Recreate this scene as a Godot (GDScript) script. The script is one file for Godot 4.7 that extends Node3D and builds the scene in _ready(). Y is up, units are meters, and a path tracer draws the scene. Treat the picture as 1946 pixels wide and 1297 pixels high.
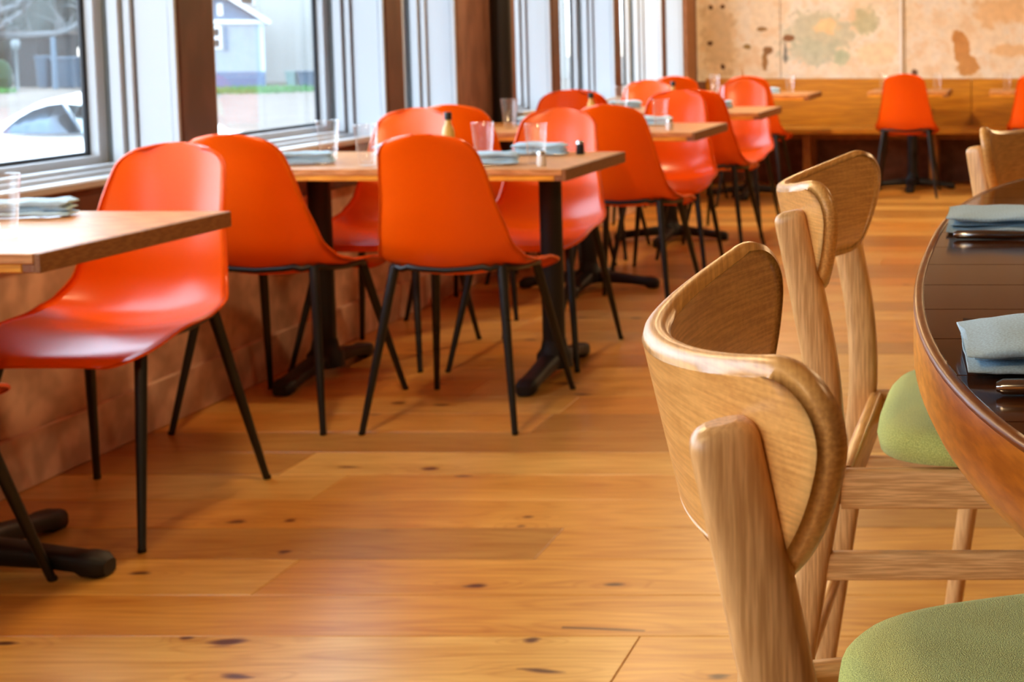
extends Node3D
# A restaurant: orange shell chairs at tables along a window wall, an oval counter-height table with oak chairs.
# Measures: x to the right, y up, the room runs away from the camera along -z.

const F := 2797.2            # focal length in pixels of the 1946 x 1297 frame
const EYE := 1.1843
const WALL := -2.611         # inner face of the window wall
const BACK := 11.7           # distance of the far wall

var M := {}
var taken := {}
var rng := RandomNumberGenerator.new()


func _ready() -> void:
	rng.seed = 11
	make_view()
	make_materials()
	make_shell()
	make_windows()
	make_outdoors()
	make_bench()
	make_window_tables()
	make_orange_chairs()
	make_settings()
	make_oval_table()
	make_oak_chairs()
	make_lamps()


# ------------------------------------------------------------------ camera, sky, exposure
func make_view() -> void:
	var cam := Camera3D.new()
	cam.name = "camera"
	add_child(cam)
	cam.position = Vector3(0, EYE, 0)
	cam.rotation.x = -0.0812
	var lens := CameraAttributesPhysical.new()
	lens.frustum_focal_length = 50.0
	lens.frustum_focus_distance = 1.15
	lens.frustum_near = 0.05
	lens.frustum_far = 400.0
	lens.exposure_aperture = 14.0
	cam.attributes = lens
	cam.projection = Camera3D.PROJECTION_FRUSTUM
	cam.near = 0.05
	cam.far = 400.0
	cam.size = 0.05 * 1297.0 / F
	cam.frustum_offset = Vector2((973.0 - 1949.3) / F * 0.05, -(648.5 - 290.3) / F * 0.05)
	cam.current = true
	var sky_look := ProceduralSkyMaterial.new()
	sky_look.sky_top_color = Color(0.82, 0.91, 1.0)
	sky_look.sky_horizon_color = Color(0.88, 0.94, 1.0)
	sky_look.ground_horizon_color = Color(0.6, 0.6, 0.58)
	sky_look.ground_bottom_color = Color(0.5, 0.5, 0.48)
	sky_look.energy_multiplier = 5.2
	var sky := Sky.new()
	sky.sky_material = sky_look
	var env := Environment.new()
	env.background_mode = Environment.BG_SKY
	env.sky = sky
	env.tonemap_mode = Environment.TONE_MAPPER_LINEAR
	env.tonemap_exposure = 2.0
	env.sdfgi_enabled = true
	env.ssao_enabled = true
	env.ssil_enabled = true
	var world := WorldEnvironment.new()
	world.name = "world"
	world.environment = env
	add_child(world)


# ------------------------------------------------------------------ small helpers
func numbered(called: String) -> String:
	if not taken.has(called):
		taken[called] = 0
		return called
	taken[called] += 1
	return "%s_%03d" % [called, taken[called]]


func at(x: float, h: float, depth: float) -> Vector3:
	return Vector3(x, h, -depth)


func ray(px: float, py: float) -> Vector3:     # direction through a pixel of the photograph
	var d := Vector3((px - 1949.3) / F, -(py - 290.3) / F, -1.0)
	return d.rotated(Vector3.RIGHT, -0.0812)


func on_height(px: float, py: float, h: float) -> Vector3:   # where a pixel meets a level plane
	var d := ray(px, py)
	return Vector3(0, EYE, 0) + d * ((h - EYE) / d.y)


func on_depth(px: float, py: float, depth: float) -> Vector3:   # where a pixel meets an upright plane square to the room
	var d := ray(px, py)
	return Vector3(0, EYE, 0) + d * (depth / -d.z)


func tool() -> SurfaceTool:
	var st := SurfaceTool.new()
	st.begin(Mesh.PRIMITIVE_TRIANGLES)
	return st


func finish(st: SurfaceTool) -> ArrayMesh:
	st.generate_normals()
	return st.commit()


func put(called: String, mesh: Mesh, material: Material, parent: Node = self) -> MeshInstance3D:
	var o := MeshInstance3D.new()
	o.name = numbered(called) if parent == self else called
	o.mesh = mesh
	o.material_override = null
	for s in mesh.get_surface_count():
		o.set_surface_override_material(s, material)
	parent.add_child(o, true)
	return o


func tag(o: Node, label: String, category: String, group := "") -> Node:
	o.set_meta("label", label)
	o.set_meta("category", category)
	if group != "":
		o.set_meta("group", group)
	return o


func thing(called: String, label: String, category: String, where := Vector3.ZERO, turn := 0.0, group := "") -> Node3D:
	var o := Node3D.new()
	o.name = numbered(called)
	add_child(o)
	o.position = where
	o.rotation.y = turn
	tag(o, label, category, group)
	return o


func structure(called: String, label: String, where := Vector3.ZERO) -> Node3D:
	var o := Node3D.new()
	o.name = called
	add_child(o)
	o.position = where
	o.set_meta("kind", "structure")
	o.set_meta("label", label)
	return o


func copy_of(o: Node3D, label: String, where: Vector3, turn: float, group := "") -> Node3D:
	var c: Node3D = o.duplicate()
	c.name = numbered(o.name)
	add_child(c)
	c.position = where
	c.rotation.y = turn
	c.set_meta("label", label)
	if group != "":
		c.set_meta("group", group)
	return c


func tri(st: SurfaceTool, a: Vector3, b: Vector3, c: Vector3) -> void:
	st.add_vertex(a)
	st.add_vertex(b)
	st.add_vertex(c)


func quad(st: SurfaceTool, a: Vector3, b: Vector3, c: Vector3, d: Vector3) -> void:
	tri(st, a, b, c)
	tri(st, a, c, d)


func box(st: SurfaceTool, centre: Vector3, size: Vector3, bevel := 0.0, turn := Basis.IDENTITY) -> void:
	# a box whose edges are chamfered
	var h := size / 2.0
	var b: float = minf(bevel, minf(h.x, minf(h.y, h.z)) * 0.9)
	st.set_smooth_group(-1)
	var axes := [Vector3.RIGHT, Vector3.UP, Vector3.BACK]
	for k in 3:
		var n: Vector3 = axes[k]
		var u: Vector3 = axes[(k + 1) % 3]
		var v: Vector3 = axes[(k + 2) % 3]
		var hn: float = h[k]
		var hu: float = h[(k + 1) % 3]
		var hv: float = h[(k + 2) % 3]
		for s in [-1.0, 1.0]:
			var p: Array = []
			for c in [[-1, -1], [-1, 1], [1, 1], [1, -1]]:
				p.append(centre + turn * (n * hn * s + u * (hu - b) * c[0] + v * (hv - b) * c[1]))
			if s < 0:
				quad(st, p[3], p[2], p[1], p[0])
			else:
				quad(st, p[0], p[1], p[2], p[3])
			if b > 0.0:
				for t in [-1.0, 1.0]:
					var a0: Vector3 = centre + turn * (n * hn * s + u * (hu - b) * t - v * (hv - b))
					var a1: Vector3 = centre + turn * (n * hn * s + u * (hu - b) * t + v * (hv - b))
					var b1: Vector3 = centre + turn * (n * (hn - b) * s + u * hu * t + v * (hv - b))
					var b0: Vector3 = centre + turn * (n * (hn - b) * s + u * hu * t - v * (hv - b))
					if s * t > 0:
						quad(st, a0, a1, b1, b0)
					else:
						quad(st, b0, b1, a1, a0)
	if b > 0.0:
		for i in [-1.0, 1.0]:
			for j in [-1.0, 1.0]:
				for k in [-1.0, 1.0]:
					var x: Vector3 = centre + turn * Vector3(h.x * i, (h.y - b) * j, (h.z - b) * k)
					var y: Vector3 = centre + turn * Vector3((h.x - b) * i, h.y * j, (h.z - b) * k)
					var z: Vector3 = centre + turn * Vector3((h.x - b) * i, (h.y - b) * j, h.z * k)
					if i * j * k > 0:
						tri(st, x, z, y)
					else:
						tri(st, x, y, z)


func span(st: SurfaceTool, a: Vector3, b: Vector3, bevel := 0.0) -> void:   # a box between two opposite corners
	box(st, (a + b) / 2.0, (b - a).abs(), bevel)


func block(called: String, a: Vector3, b: Vector3, material: Material, parent: Node = self, bevel := 0.002) -> MeshInstance3D:
	var st := tool()
	span(st, a, b, bevel)
	return put(called, finish(st), material, parent)


func loft(st: SurfaceTool, rings: Array, caps := true, group := 1) -> void:
	var n: int = rings[0].size()
	st.set_smooth_group(group)
	for i in rings.size() - 1:
		for j in n:
			var k := (j + 1) % n
			quad(st, rings[i][j], rings[i + 1][j], rings[i + 1][k], rings[i][k])
	if caps:
		st.set_smooth_group(-1)
		for e in [0, rings.size() - 1]:
			var mid := Vector3.ZERO
			for p in rings[e]:
				mid += p
			mid /= n
			for j in n:
				var k := (j + 1) % n
				if e == 0:
					tri(st, mid, rings[e][j], rings[e][k])
				else:
					tri(st, mid, rings[e][k], rings[e][j])


func circle(centre: Vector3, u: Vector3, v: Vector3, ru: float, rv: float, n: int, power := 2.0) -> PackedVector3Array:
	var out := PackedVector3Array()
	for i in n:
		var a := TAU * (i + 0.5) / n
		var c := cos(a)
		var s := sin(a)
		out.append(centre + u * ru * signf(c) * pow(absf(c), 2.0 / power) + v * rv * signf(s) * pow(absf(s), 2.0 / power))
	return out


func tube(st: SurfaceTool, points: Array, radii: Array, n := 10, closed := false) -> void:
	var rings := []
	var side := Vector3.ZERO
	for i in points.size():
		var a: Vector3 = points[maxi(i - 1, 0)] if not closed else points[(i - 1 + points.size()) % points.size()]
		var b: Vector3 = points[mini(i + 1, points.size() - 1)] if not closed else points[(i + 1) % points.size()]
		var along := (b - a).normalized()
		if side == Vector3.ZERO:
			side = along.cross(Vector3.UP if absf(along.y) < 0.9 else Vector3.RIGHT).normalized()
		side = (side - along * side.dot(along)).normalized()
		rings.append(circle(points[i], side, along.cross(side), radii[mini(i, radii.size() - 1)], radii[mini(i, radii.size() - 1)], n))
	if closed:
		rings.append(rings[0])
	loft(st, rings, not closed)


func lathe(st: SurfaceTool, profile: Array, n := 20, where := Vector3.ZERO, caps := true) -> void:
	var rings := []
	for p in profile:
		rings.append(circle(where + Vector3(0, p.y, 0), Vector3.RIGHT, Vector3.FORWARD, p.x, p.x, n))
	loft(st, rings, caps)


func slab(st: SurfaceTool, outline: PackedVector2Array, low: float, high: float, bevel := 0.0) -> void:
	# an outline in x, z raised from low to high, its upper edge chamfered
	var small := outline
	if bevel > 0.0:
		var got := Geometry2D.offset_polygon(outline, -bevel)
		if got.size() > 0:
			small = got[0]
	st.set_smooth_group(-1)
	for level in [[outline, low, false], [small, high, true]]:
		var poly: PackedVector2Array = level[0]
		var t := Geometry2D.triangulate_polygon(poly)
		for i in range(0, t.size(), 3):
			var p := Vector3(poly[t[i]].x, level[1], poly[t[i]].y)
			var q := Vector3(poly[t[i + 1]].x, level[1], poly[t[i + 1]].y)
			var r := Vector3(poly[t[i + 2]].x, level[1], poly[t[i + 2]].y)
			if (q - p).cross(r - p).y * (1.0 if level[2] else -1.0) > 0:
				tri(st, p, r, q)
			else:
				tri(st, p, q, r)
	var n := outline.size()
	for i in n:
		var a := outline[i]
		var b := outline[(i + 1) % n]
		quad(st, Vector3(a.x, low, a.y), Vector3(a.x, high - bevel, a.y), Vector3(b.x, high - bevel, b.y), Vector3(b.x, low, b.y))
	if bevel > 0.0 and small.size() == n:
		var first := 0
		for i in n:
			if small[i].distance_to(outline[0]) < small[first].distance_to(outline[0]):
				first = i
		for i in n:
			var a := outline[i]
			var b := outline[(i + 1) % n]
			var c := small[(i + first) % n]
			var d := small[(i + 1 + first) % n]
			quad(st, Vector3(a.x, high - bevel, a.y), Vector3(c.x, high, c.y), Vector3(d.x, high, d.y), Vector3(b.x, high - bevel, b.y))


func sheet(st: SurfaceTool, grid: Array, thick: float) -> void:
	# a curved sheet: rows of points, given a thickness and a rounded rim
	var rows := grid.size()
	var cols: int = grid[0].size()
	var normal := []
	for i in rows:
		var line := []
		for j in cols:
			var du: Vector3 = grid[i][mini(j + 1, cols - 1)] - grid[i][maxi(j - 1, 0)]
			var dv: Vector3 = grid[mini(i + 1, rows - 1)][j] - grid[maxi(i - 1, 0)][j]
			line.append(du.cross(dv).normalized())
		normal.append(line)
	st.set_smooth_group(1)
	var h := thick / 2.0
	for i in rows - 1:
		for j in cols - 1:
			for s in [1.0, -1.0]:
				var a: Vector3 = grid[i][j] + normal[i][j] * h * s
				var b: Vector3 = grid[i][j + 1] + normal[i][j + 1] * h * s
				var c: Vector3 = grid[i + 1][j + 1] + normal[i + 1][j + 1] * h * s
				var d: Vector3 = grid[i + 1][j] + normal[i + 1][j] * h * s
				if s > 0:
					quad(st, a, d, c, b)
				else:
					quad(st, a, b, c, d)
	var rim := []
	for j in cols:
		rim.append([0, j])
	for i in range(1, rows):
		rim.append([i, cols - 1])
	for j in range(cols - 2, -1, -1):
		rim.append([rows - 1, j])
	for i in range(rows - 2, 0, -1):
		rim.append([i, 0])
	var rings := [[], [], [], [], []]
	for k in rim.size():
		var q: Array = rim[k]
		var p: Vector3 = grid[q[0]][q[1]]
		var n: Vector3 = normal[q[0]][q[1]]
		var e0: Array = rim[(k - 1 + rim.size()) % rim.size()]
		var e1: Array = rim[(k + 1) % rim.size()]
		var along: Vector3 = (grid[e1[0]][e1[1]] - grid[e0[0]][e0[1]]).normalized()
		var out := along.cross(n).normalized()
		for m in 5:
			var a := PI * (m / 4.0) - PI / 2.0
			rings[m].append(p + n * h * sin(a) + out * h * 0.9 * cos(a))
	for m in 4:
		for k in rim.size():
			var l := (k + 1) % rim.size()
			quad(st, rings[m][k], rings[m][l], rings[m + 1][l], rings[m + 1][k])


func along_curve(points: Array, t: float) -> Vector3:   # a smooth line through points, t from 0 to 1
	var n := points.size() - 1
	var i := mini(int(t * n), n - 1)
	var f := t * n - i
	var p0: Vector3 = points[maxi(i - 1, 0)]
	var p3: Vector3 = points[mini(i + 2, n)]
	return points[i].cubic_interpolate(points[i + 1], p0, p3, f)


# ------------------------------------------------------------------ materials
func plain(c: Color, rough := 0.6, metal := 0.0) -> StandardMaterial3D:
	var m := StandardMaterial3D.new()
	m.albedo_color = c
	m.roughness = rough
	m.metallic = metal
	return m


func noise(seed_: int, freq: float, octaves := 4) -> FastNoiseLite:
	var n := FastNoiseLite.new()
	n.seed = seed_
	n.noise_type = FastNoiseLite.TYPE_SIMPLEX_SMOOTH
	n.frequency = freq
	n.fractal_octaves = octaves
	return n


func speckle(seed_: int, freq: float, low: Color, high: Color, size := 512, octaves := 4) -> NoiseTexture2D:
	var t := NoiseTexture2D.new()
	t.width = size
	t.height = size
	t.seamless = true
	t.noise = noise(seed_, freq, octaves)
	var ramp := Gradient.new()
	ramp.set_color(0, low)
	ramp.set_color(1, high)
	ramp.set_offset(0, 0.25)
	ramp.set_offset(1, 0.75)
	t.color_ramp = ramp
	return t


func grained(c: Color, tex: Texture2D, scale: Vector3, rough := 0.5) -> StandardMaterial3D:
	var m := plain(c, rough)
	m.albedo_texture = tex
	m.uv1_triplanar = true
	m.uv1_scale = scale
	return m


func make_materials() -> void:
	var grain := speckle(3, 0.018, Color(0.84, 0.79, 0.72), Color(1, 1, 1), 512, 5)
	var soft := speckle(8, 0.012, Color(0.84, 0.82, 0.8), Color(1, 1, 1), 256, 3)
	var pile := speckle(21, 0.11, Color(0.52, 0.55, 0.45), Color(1, 1, 1), 512, 3)
	var weave := speckle(33, 0.09, Color(0.86, 0.87, 0.88), Color(1, 1, 1), 256, 3)
	M.orange = plain(Color(1.0, 0.365, 0.0), 0.27)
	M.black = plain(Color(0.045, 0.043, 0.045), 0.42)
	M.iron = plain(Color(0.035, 0.034, 0.036), 0.55)
	M.oak = grained(Color(0.92, 0.71, 0.46), grain, Vector3(26, 1.4, 26), 0.34)
	M.oak_across = grained(Color(0.92, 0.68, 0.38), grain, Vector3(1.4, 26, 26), 0.34)
	M.oak_deep = grained(Color(0.92, 0.71, 0.46), grain, Vector3(26, 26, 1.4), 0.34)
	M.green = grained(Color(0.90, 0.90, 0.50), pile, Vector3(12, 12, 12), 0.95)
	M.green.rim_enabled = true
	M.green.rim = 0.6
	M.green.rim_tint = 0.5
	M.green.heightmap_enabled = true
	M.green.heightmap_texture = pile
	M.green.heightmap_scale = 0.12
	M.table_top = grained(Color(0.84, 0.60, 0.36), grain, Vector3(1.2, 9, 9), 0.42)
	M.table_top.metallic_specular = 0.38
	M.table_edge = grained(Color(0.95, 0.68, 0.20), grain, Vector3(0.8, 12, 12), 0.4)
	M.table_end = grained(Color(0.60, 0.40, 0.20), grain, Vector3(12, 16, 3), 0.5)
	M.walnut = grained(Color(0.30, 0.165, 0.08), grain, Vector3(1.1, 8, 9), 0.12)
	M.walnut_rim = grained(Color(0.60, 0.36, 0.13), grain, Vector3(6, 6, 2), 0.36)
	M.oval_side = grained(Color(0.90, 0.60, 0.20), grain, Vector3(3, 9, 2), 0.32)
	M.brown = grained(Color(0.36, 0.22, 0.165), soft, Vector3(3, 1, 3), 0.55)
	M.tan_trim = grained(Color(0.62, 0.42, 0.26), grain, Vector3(8, 1, 8), 0.5)
	M.white = plain(Color(0.72, 0.75, 0.77), 0.4)
	M.grey_frame = plain(Color(0.45, 0.49, 0.51), 0.4)
	M.gasket = plain(Color(0.12, 0.14, 0.16), 0.5)
	M.lower_wall = grained(Color(0.92, 0.77, 0.66), soft, Vector3(2, 2, 2), 0.6)
	M.baseboard = grained(Color(0.93, 0.80, 0.70), soft, Vector3(2, 2, 2), 0.5)
	M.plain_wall = grained(Color(0.50, 0.38, 0.30), soft, Vector3(0.7, 0.7, 0.7), 0.8)
	M.ceiling = plain(Color(0.55, 0.46, 0.38), 0.9)
	M.dark_wall = grained(Color(0.52, 0.36, 0.29), soft, Vector3(2, 2, 2), 0.7)
	M.bench = grained(Color(0.80, 0.55, 0.13), grain, Vector3(0.25, 6, 6), 0.4)
	M.bench_leg = grained(Color(0.66, 0.43, 0.17), grain, Vector3(9, 1, 9), 0.45)
	M.under = plain(Color(0.58, 0.41, 0.25), 0.9)
	M.pane = plain(Color(0.95, 0.98, 1.0, 0.05), 0.02)
	M.pane.transparency = BaseMaterial3D.TRANSPARENCY_ALPHA
	M.glass = plain(Color(0.98, 1.0, 1.0, 0.02), 0.0)
	M.glass.transparency = BaseMaterial3D.TRANSPARENCY_ALPHA
	M.steel = plain(Color(0.80, 0.80, 0.80), 0.16, 1.0)
	M.cloth = grained(Color(0.66, 0.76, 0.80), weave, Vector3(14, 14, 14), 0.9)
	M.cloth.albedo_color = Color(0.76, 0.89, 0.96)
	M.ceramic = plain(Color(0.90, 0.89, 0.86), 0.25)
	M.amber = plain(Color(0.86, 0.70, 0.36), 0.2)
	M.twig = plain(Color(0.66, 0.48, 0.28), 0.7)
	M.conduit = plain(Color(0.92, 0.91, 0.89), 0.5)
	# outdoors
	M.car = plain(Color(0.93, 0.93, 0.93), 0.25)
	M.car_glass = plain(Color(0.25, 0.35, 0.43), 0.12)
	M.tyre = plain(Color(0.05, 0.05, 0.055), 0.8)
	M.dirt = grained(Color(0.335, 0.30, 0.255), soft, Vector3(0.25, 0.25, 0.25), 0.95)
	M.lawn = grained(Color(0.24, 0.50, 0.22), pile, Vector3(2, 2, 2), 0.95)
	M.kerb = plain(Color(0.74, 0.74, 0.72), 0.9)
	M.siding = plain(Color(0.43, 0.49, 0.53), 0.8)
	M.gable = plain(Color(0.26, 0.37, 0.46), 0.8)
	M.skirt = plain(Color(0.21, 0.31, 0.42), 0.8)
	M.cream = plain(Color(0.51, 0.51, 0.49), 0.8)
	M.bin_blue = plain(Color(0.10, 0.20, 0.27), 0.5)
	M.bin_green = plain(Color(0.27, 0.39, 0.38), 0.5)
	M.shed = plain(Color(0.075, 0.09, 0.10), 0.9)
	M.bark = plain(Color(0.31, 0.33, 0.34), 0.9)
	M.dark_bark = plain(Color(0.30, 0.27, 0.25), 0.9)
	M.leaf_grey = grained(Color(0.205, 0.245, 0.25), pile, Vector3(1.2, 1.2, 1.2), 0.95)
	M.leaf_green = grained(Color(0.05, 0.24, 0.12), pile, Vector3(2, 2, 2), 0.95)


# ------------------------------------------------------------------ the room
func wood_strip(seed_: int, knots: Array) -> ImageTexture:
	# a strip of knotty pine, 3.2 m by 0.213 m
	var w := 2048
	var h := 136
	var fine := noise(seed_, 0.09, 3).get_image(w / 16, h, false, false, false)
	fine.resize(w, h, Image.INTERPOLATE_CUBIC)
	var broad := noise(seed_ + 50, 0.05, 2).get_image(w / 32, h / 4, false, false, false)
	broad.resize(w, h, Image.INTERPOLATE_CUBIC)
	fine.convert(Image.FORMAT_L8)
	broad.convert(Image.FORMAT_L8)
	var a := fine.get_data()
	var b := broad.get_data()
	var out := PackedByteArray()
	out.resize(w * h * 3)
	var bend := PackedFloat32Array()
	bend.resize(w * h)
	for k in knots:          # the grain swerves round a knot
		var cx := int(k[0] / 3.2 * w)
		var cy := int(k[1] * h)
		var rx := int(k[2] * 5.0)
		var ry := int(k[3] * 3.5)
		for y in range(maxi(cy - ry, 0), mini(cy + ry, h)):
			for x in range(maxi(cx - rx, 0), mini(cx + rx, w)):
				var e := pow((x - cx) / float(rx), 2.0) + pow((y - cy) / float(ry), 2.0)
				if e < 1.0:
					bend[y * w + x] += (1.0 - e) * 0.35
	for i in w * h:
		var g := a[i] / 255.0
		var t := b[i] / 255.0
		var y := float(i / w) / h
		var ring := 0.5 + 0.5 * sin((y * 2.2 + t * 5.0 + bend[i] * 5.0) * TAU)
		ring = ring * ring * ring
		var s := 0.55 * g + 0.45 * t - ring * 0.22 - bend[i] * 0.5 + 0.12
		s = clampf(s, 0.0, 1.0)
		out[i * 3] = int(188 + 54 * s)
		out[i * 3 + 1] = int(126 + 68 * s)
		out[i * 3 + 2] = int(46 + 60 * s)
	for k in knots:
		var cx: float = k[0] / 3.2 * w
		var cy: float = k[1] * h
		var r := Vector2(k[2], k[3])
		for y in range(maxi(int(cy - r.y * 1.6), 0), mini(int(cy + r.y * 1.6), h)):
			for x in range(maxi(int(cx - r.x * 1.6), 0), mini(int(cx + r.x * 1.6), w)):
				var dx: float = (x - cx) / r.x + (y - cy) / r.y * (k[4] if k.size() > 4 else 0.0)
				var e := sqrt(dx * dx + pow((y - cy) / r.y, 2.0)) + (a[y * w + x] / 255.0 - 0.5) * 1.2 + (b[y * w + x] / 255.0 - 0.5) * 0.8
				if e < 1.3:
					var f := clampf((1.3 - e) / 0.9, 0.0, 1.0)
					var i := (y * w + x) * 3
					out[i] = int(lerpf(out[i], 84, f))
					out[i + 1] = int(lerpf(out[i + 1], 46, f))
					out[i + 2] = int(lerpf(out[i + 2], 24, f))
	return ImageTexture.create_from_image(Image.create_from_data(w, h, false, Image.FORMAT_RGB8, out))


func make_shell() -> void:
	# ---- floor of wide pine boards laid across the room
	var floor_ := structure("floor", "wide knotty honey pine floor boards")
	block("subfloor", at(WALL - 0.4, -0.06, -6.0), at(4.6, -0.03, BACK + 0.3), M.under, floor_)
	var pitch := 0.2125
	var first := 3.448 - pitch * 43      # a joint between boards lies 3.448 m from the camera
	# knots seen in the photograph: pixel, half length, half width (texture pixels), slant
	var seen := [[433, 1221, 18, 12, 0.2], [1010, 1217, 10, 11, 0.0], [1148, 1196, 34, 7, -2.0], [1030, 1275, 20, 8, -1.0], [450, 992, 14, 9, 0.0], [540, 1050, 10, 9, 0.0], [905, 1113, 14, 7, 0.0], [1167, 1111, 12, 6, 0.0],
		[1003, 983, 10, 6, 0.0], [990, 1000, 9, 6, 0.0], [448, 1286, 16, 7, -0.5], [355, 1213, 7, 5, 0.0], [8, 1223, 14, 8, 0.0], [757, 766, 14, 10, 0.0], [713, 787, 14, 9, 0.0], [818, 891, 14, 9, 0.0], [660, 888, 20, 6, 0.0],
		[880, 905, 12, 5, 0.0], [265, 1090, 14, 6, 0.0], [550, 990, 9, 7, 0.0], [1365, 1286, 10, 6, 0.0], [840, 770, 12, 6, 0.0]]
	var strips := []
	for r in 10:
		strips.append([])
	for k in seen:
		var p := on_height(k[0], k[1], 0.0)
		var row := floori((-p.z - first) / pitch)
		var v := (-p.z - first) / pitch - row
		if row % 10 >= 0:
			strips[row % 10].append([p.x - WALL, 1.0 - v, k[2], k[3], k[4]])
	var looks := []
	var tones := [Color(1, 1, 1), Color(0.84, 0.79, 0.75), Color(0.97, 0.90, 0.80)]
	for r in 10:
		if strips[r].is_empty():
			strips[r] = [[rng.randf() * 3.0, rng.randf_range(0.2, 0.8), 11, 7]]
		var tex := wood_strip(100 + r * 7, strips[r])
		var line := []
		for t in tones:
			var m := plain(t, 0.30)
			m.albedo_texture = tex
			line.append(m)
		looks.append(line)
	var rows := ceili((BACK + 0.1 - first) / pitch)
	# joints seen between board ends: [row, x]
	var joints := {}
	for j in [[1032, 1046], [496, 1118], [545, 893], [1028, 805], [1300, 690]]:
		var p := on_height(j[0], j[1], 0.0)
		joints[floori((-p.z - first) / pitch)] = p.x
	for row in rows:
		var z0 := first + row * pitch
		var x := WALL - 0.02
		var cut: float = joints.get(row, WALL + rng.randf_range(0.5, 2.9))
		var piece := 0
		while x < 4.3:
			var x1 := cut if piece == 0 else x + rng.randf_range(2.2, 3.1)
			x1 = minf(x1, 4.4)
			plank(floor_, x, x1, z0, z0 + pitch, looks[row % 10][(row * 7 + piece * 2 + rng.randi() % 2) % 3], 0.0 if piece == 0 else rng.randf() if row % 10 > 9 else 0.0)
			x = x1
			piece += 1
	# ---- window wall, below and above the windows
	var left := structure("wall_left", "window wall with painted lower wall and brown posts")
	block("lower_wall", at(WALL - 0.285, -1.1, -6.0), at(WALL, 0.74, BACK), M.lower_wall, left, 0.0)
	block("header", at(WALL - 0.285, 2.36, -6.0), at(WALL, 3.2, BACK), M.plain_wall, left, 0.0)
	block("apron", at(WALL, 0.60, -6.0), at(WALL + 0.022, 0.758, BACK - 0.02), M.brown, left, 0.003)
	var base := structure("baseboard_left", "pale painted baseboard under the windows")
	block("board", at(WALL, 0.0, -6.0), at(WALL + 0.016, 0.146, BACK - 0.02), M.baseboard, base, 0.004)
	# posts between the windows: near and far end along the wall
	for p in [[-5.9, -5.2], [-4.0, -3.8], [-2.55, -2.35], [-1.1, -0.9], [0.35, 0.55], [1.80, 1.99], [3.08, 3.27], [4.545, 4.739], [6.016, 6.173], [8.123, 8.26], [9.375, 9.50], [10.60, 10.69]]:
		block("post", at(WALL - 0.285, 0.74, p[0]), at(WALL + 0.006, 2.36, p[1]), M.brown, left, 0.004)
	var pier_look := grained(Color(0.52, 0.36, 0.29), speckle(8, 0.012, Color(0.84, 0.82, 0.8), Color(1, 1, 1), 256, 3), Vector3(3, 1, 3), 0.5)
	block("pier", at(WALL - 0.285, 0.74, 6.768), at(WALL + 0.006, 2.36, 7.537), pier_look, left, 0.004)
	block("corner_trim", at(WALL - 0.285, 0.74, 11.25), at(WALL + 0.03, 2.36, 11.52), M.tan_trim, left, 0.004)
	block("corner_pier", at(WALL - 0.285, 0.74, 11.52), at(WALL + 0.0, 2.36, BACK), pier_look, left, 0.0)
	var st := tool()
	tube(st, [Vector3(-2.556, 0.0, -7.2), Vector3(-2.556, 3.1, -7.2)], [0.047], 24)
	var column := put("trim_1", finish(st), plain(Color(0.07, 0.065, 0.07), 0.45))
	column.set_meta("kind", "structure")
	column.set_meta("label", "round black steel column standing against the window wall")
	# ---- far wall with its worn plaster
	var back := structure("wall_back", "far wall of worn stained plaster panels above brown wainscot")
	block("masonry", at(WALL - 0.4, -0.1, BACK + 0.02), at(4.6, 3.2, BACK + 0.3), M.plain_wall, back, 0.0)
	block("wainscot", at(WALL, 0.0, BACK - 0.006), at(4.2, 0.80, BACK + 0.02), M.dark_wall, back, 0.0)
	var plaster := plain(Color(1, 1, 1), 0.75)
	plaster.albedo_texture = plaster_picture()
	var edges := [WALL, -1.945, -0.958, 0.03, 1.02, 2.01, 3.0, 4.2]
	for i in edges.size() - 1:
		panel(back, edges[i] + 0.003, edges[i + 1] - 0.003, plaster)
	var s2 := tool()
	tube(s2, [at(-0.985, 0.8, BACK - 0.022), at(-0.985, 3.1, BACK - 0.022)], [0.011], 10)
	var pipe := put("trim_2", finish(s2), M.conduit)
	pipe.set_meta("kind", "structure")
	pipe.set_meta("label", "thin pale conduit running up the plaster wall")
	# ---- the rest of the room, behind and beside the camera
	var right := structure("wall_right", "plain painted side wall")
	block("plaster", at(4.2, -0.1, -6.0), at(4.5, 3.2, BACK + 0.3), M.plain_wall, right, 0.0)
	var front := structure("wall_front", "plain painted end wall")
	block("plaster", at(WALL - 0.4, -0.1, -6.3), at(4.5, 3.2, -6.0), M.plain_wall, front, 0.0)
	var top := structure("ceiling", "pale flat ceiling")
	block("plaster", at(WALL - 0.4, 3.1, -6.3), at(4.5, 3.35, BACK + 0.3), M.ceiling, top, 0.0)


func plank(parent: Node, x0: float, x1: float, z0: float, z1: float, look: Material, shift: float) -> void:
	var gap := 0.0007
	var b := 0.0016
	var st := tool()
	st.set_smooth_group(-1)
	var low := -0.022
	var near := z0 + gap
	var far := z1 - gap
	var l := x0 + gap
	var r := x1 - gap
	var rings := []
	for e in [[0.0, low], [0.0, -b], [b, 0.0]]:
		rings.append([at(l + e[0], e[1], near + e[0]), at(r - e[0], e[1], near + e[0]), at(r - e[0], e[1], far - e[0]), at(l + e[0], e[1], far - e[0])])
	for i in 2:
		for j in 4:
			var k := (j + 1) % 4
			for p in [rings[i][j], rings[i + 1][j], rings[i + 1][k], rings[i][j], rings[i + 1][k], rings[i][k]]:
				uv_point(st, p, z0, z1, shift)
	for n in [0, 3, 2, 0, 2, 1]:
		uv_point(st, rings[2][n], z0, z1, shift)
	put("plank", finish(st), look, parent)


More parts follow.
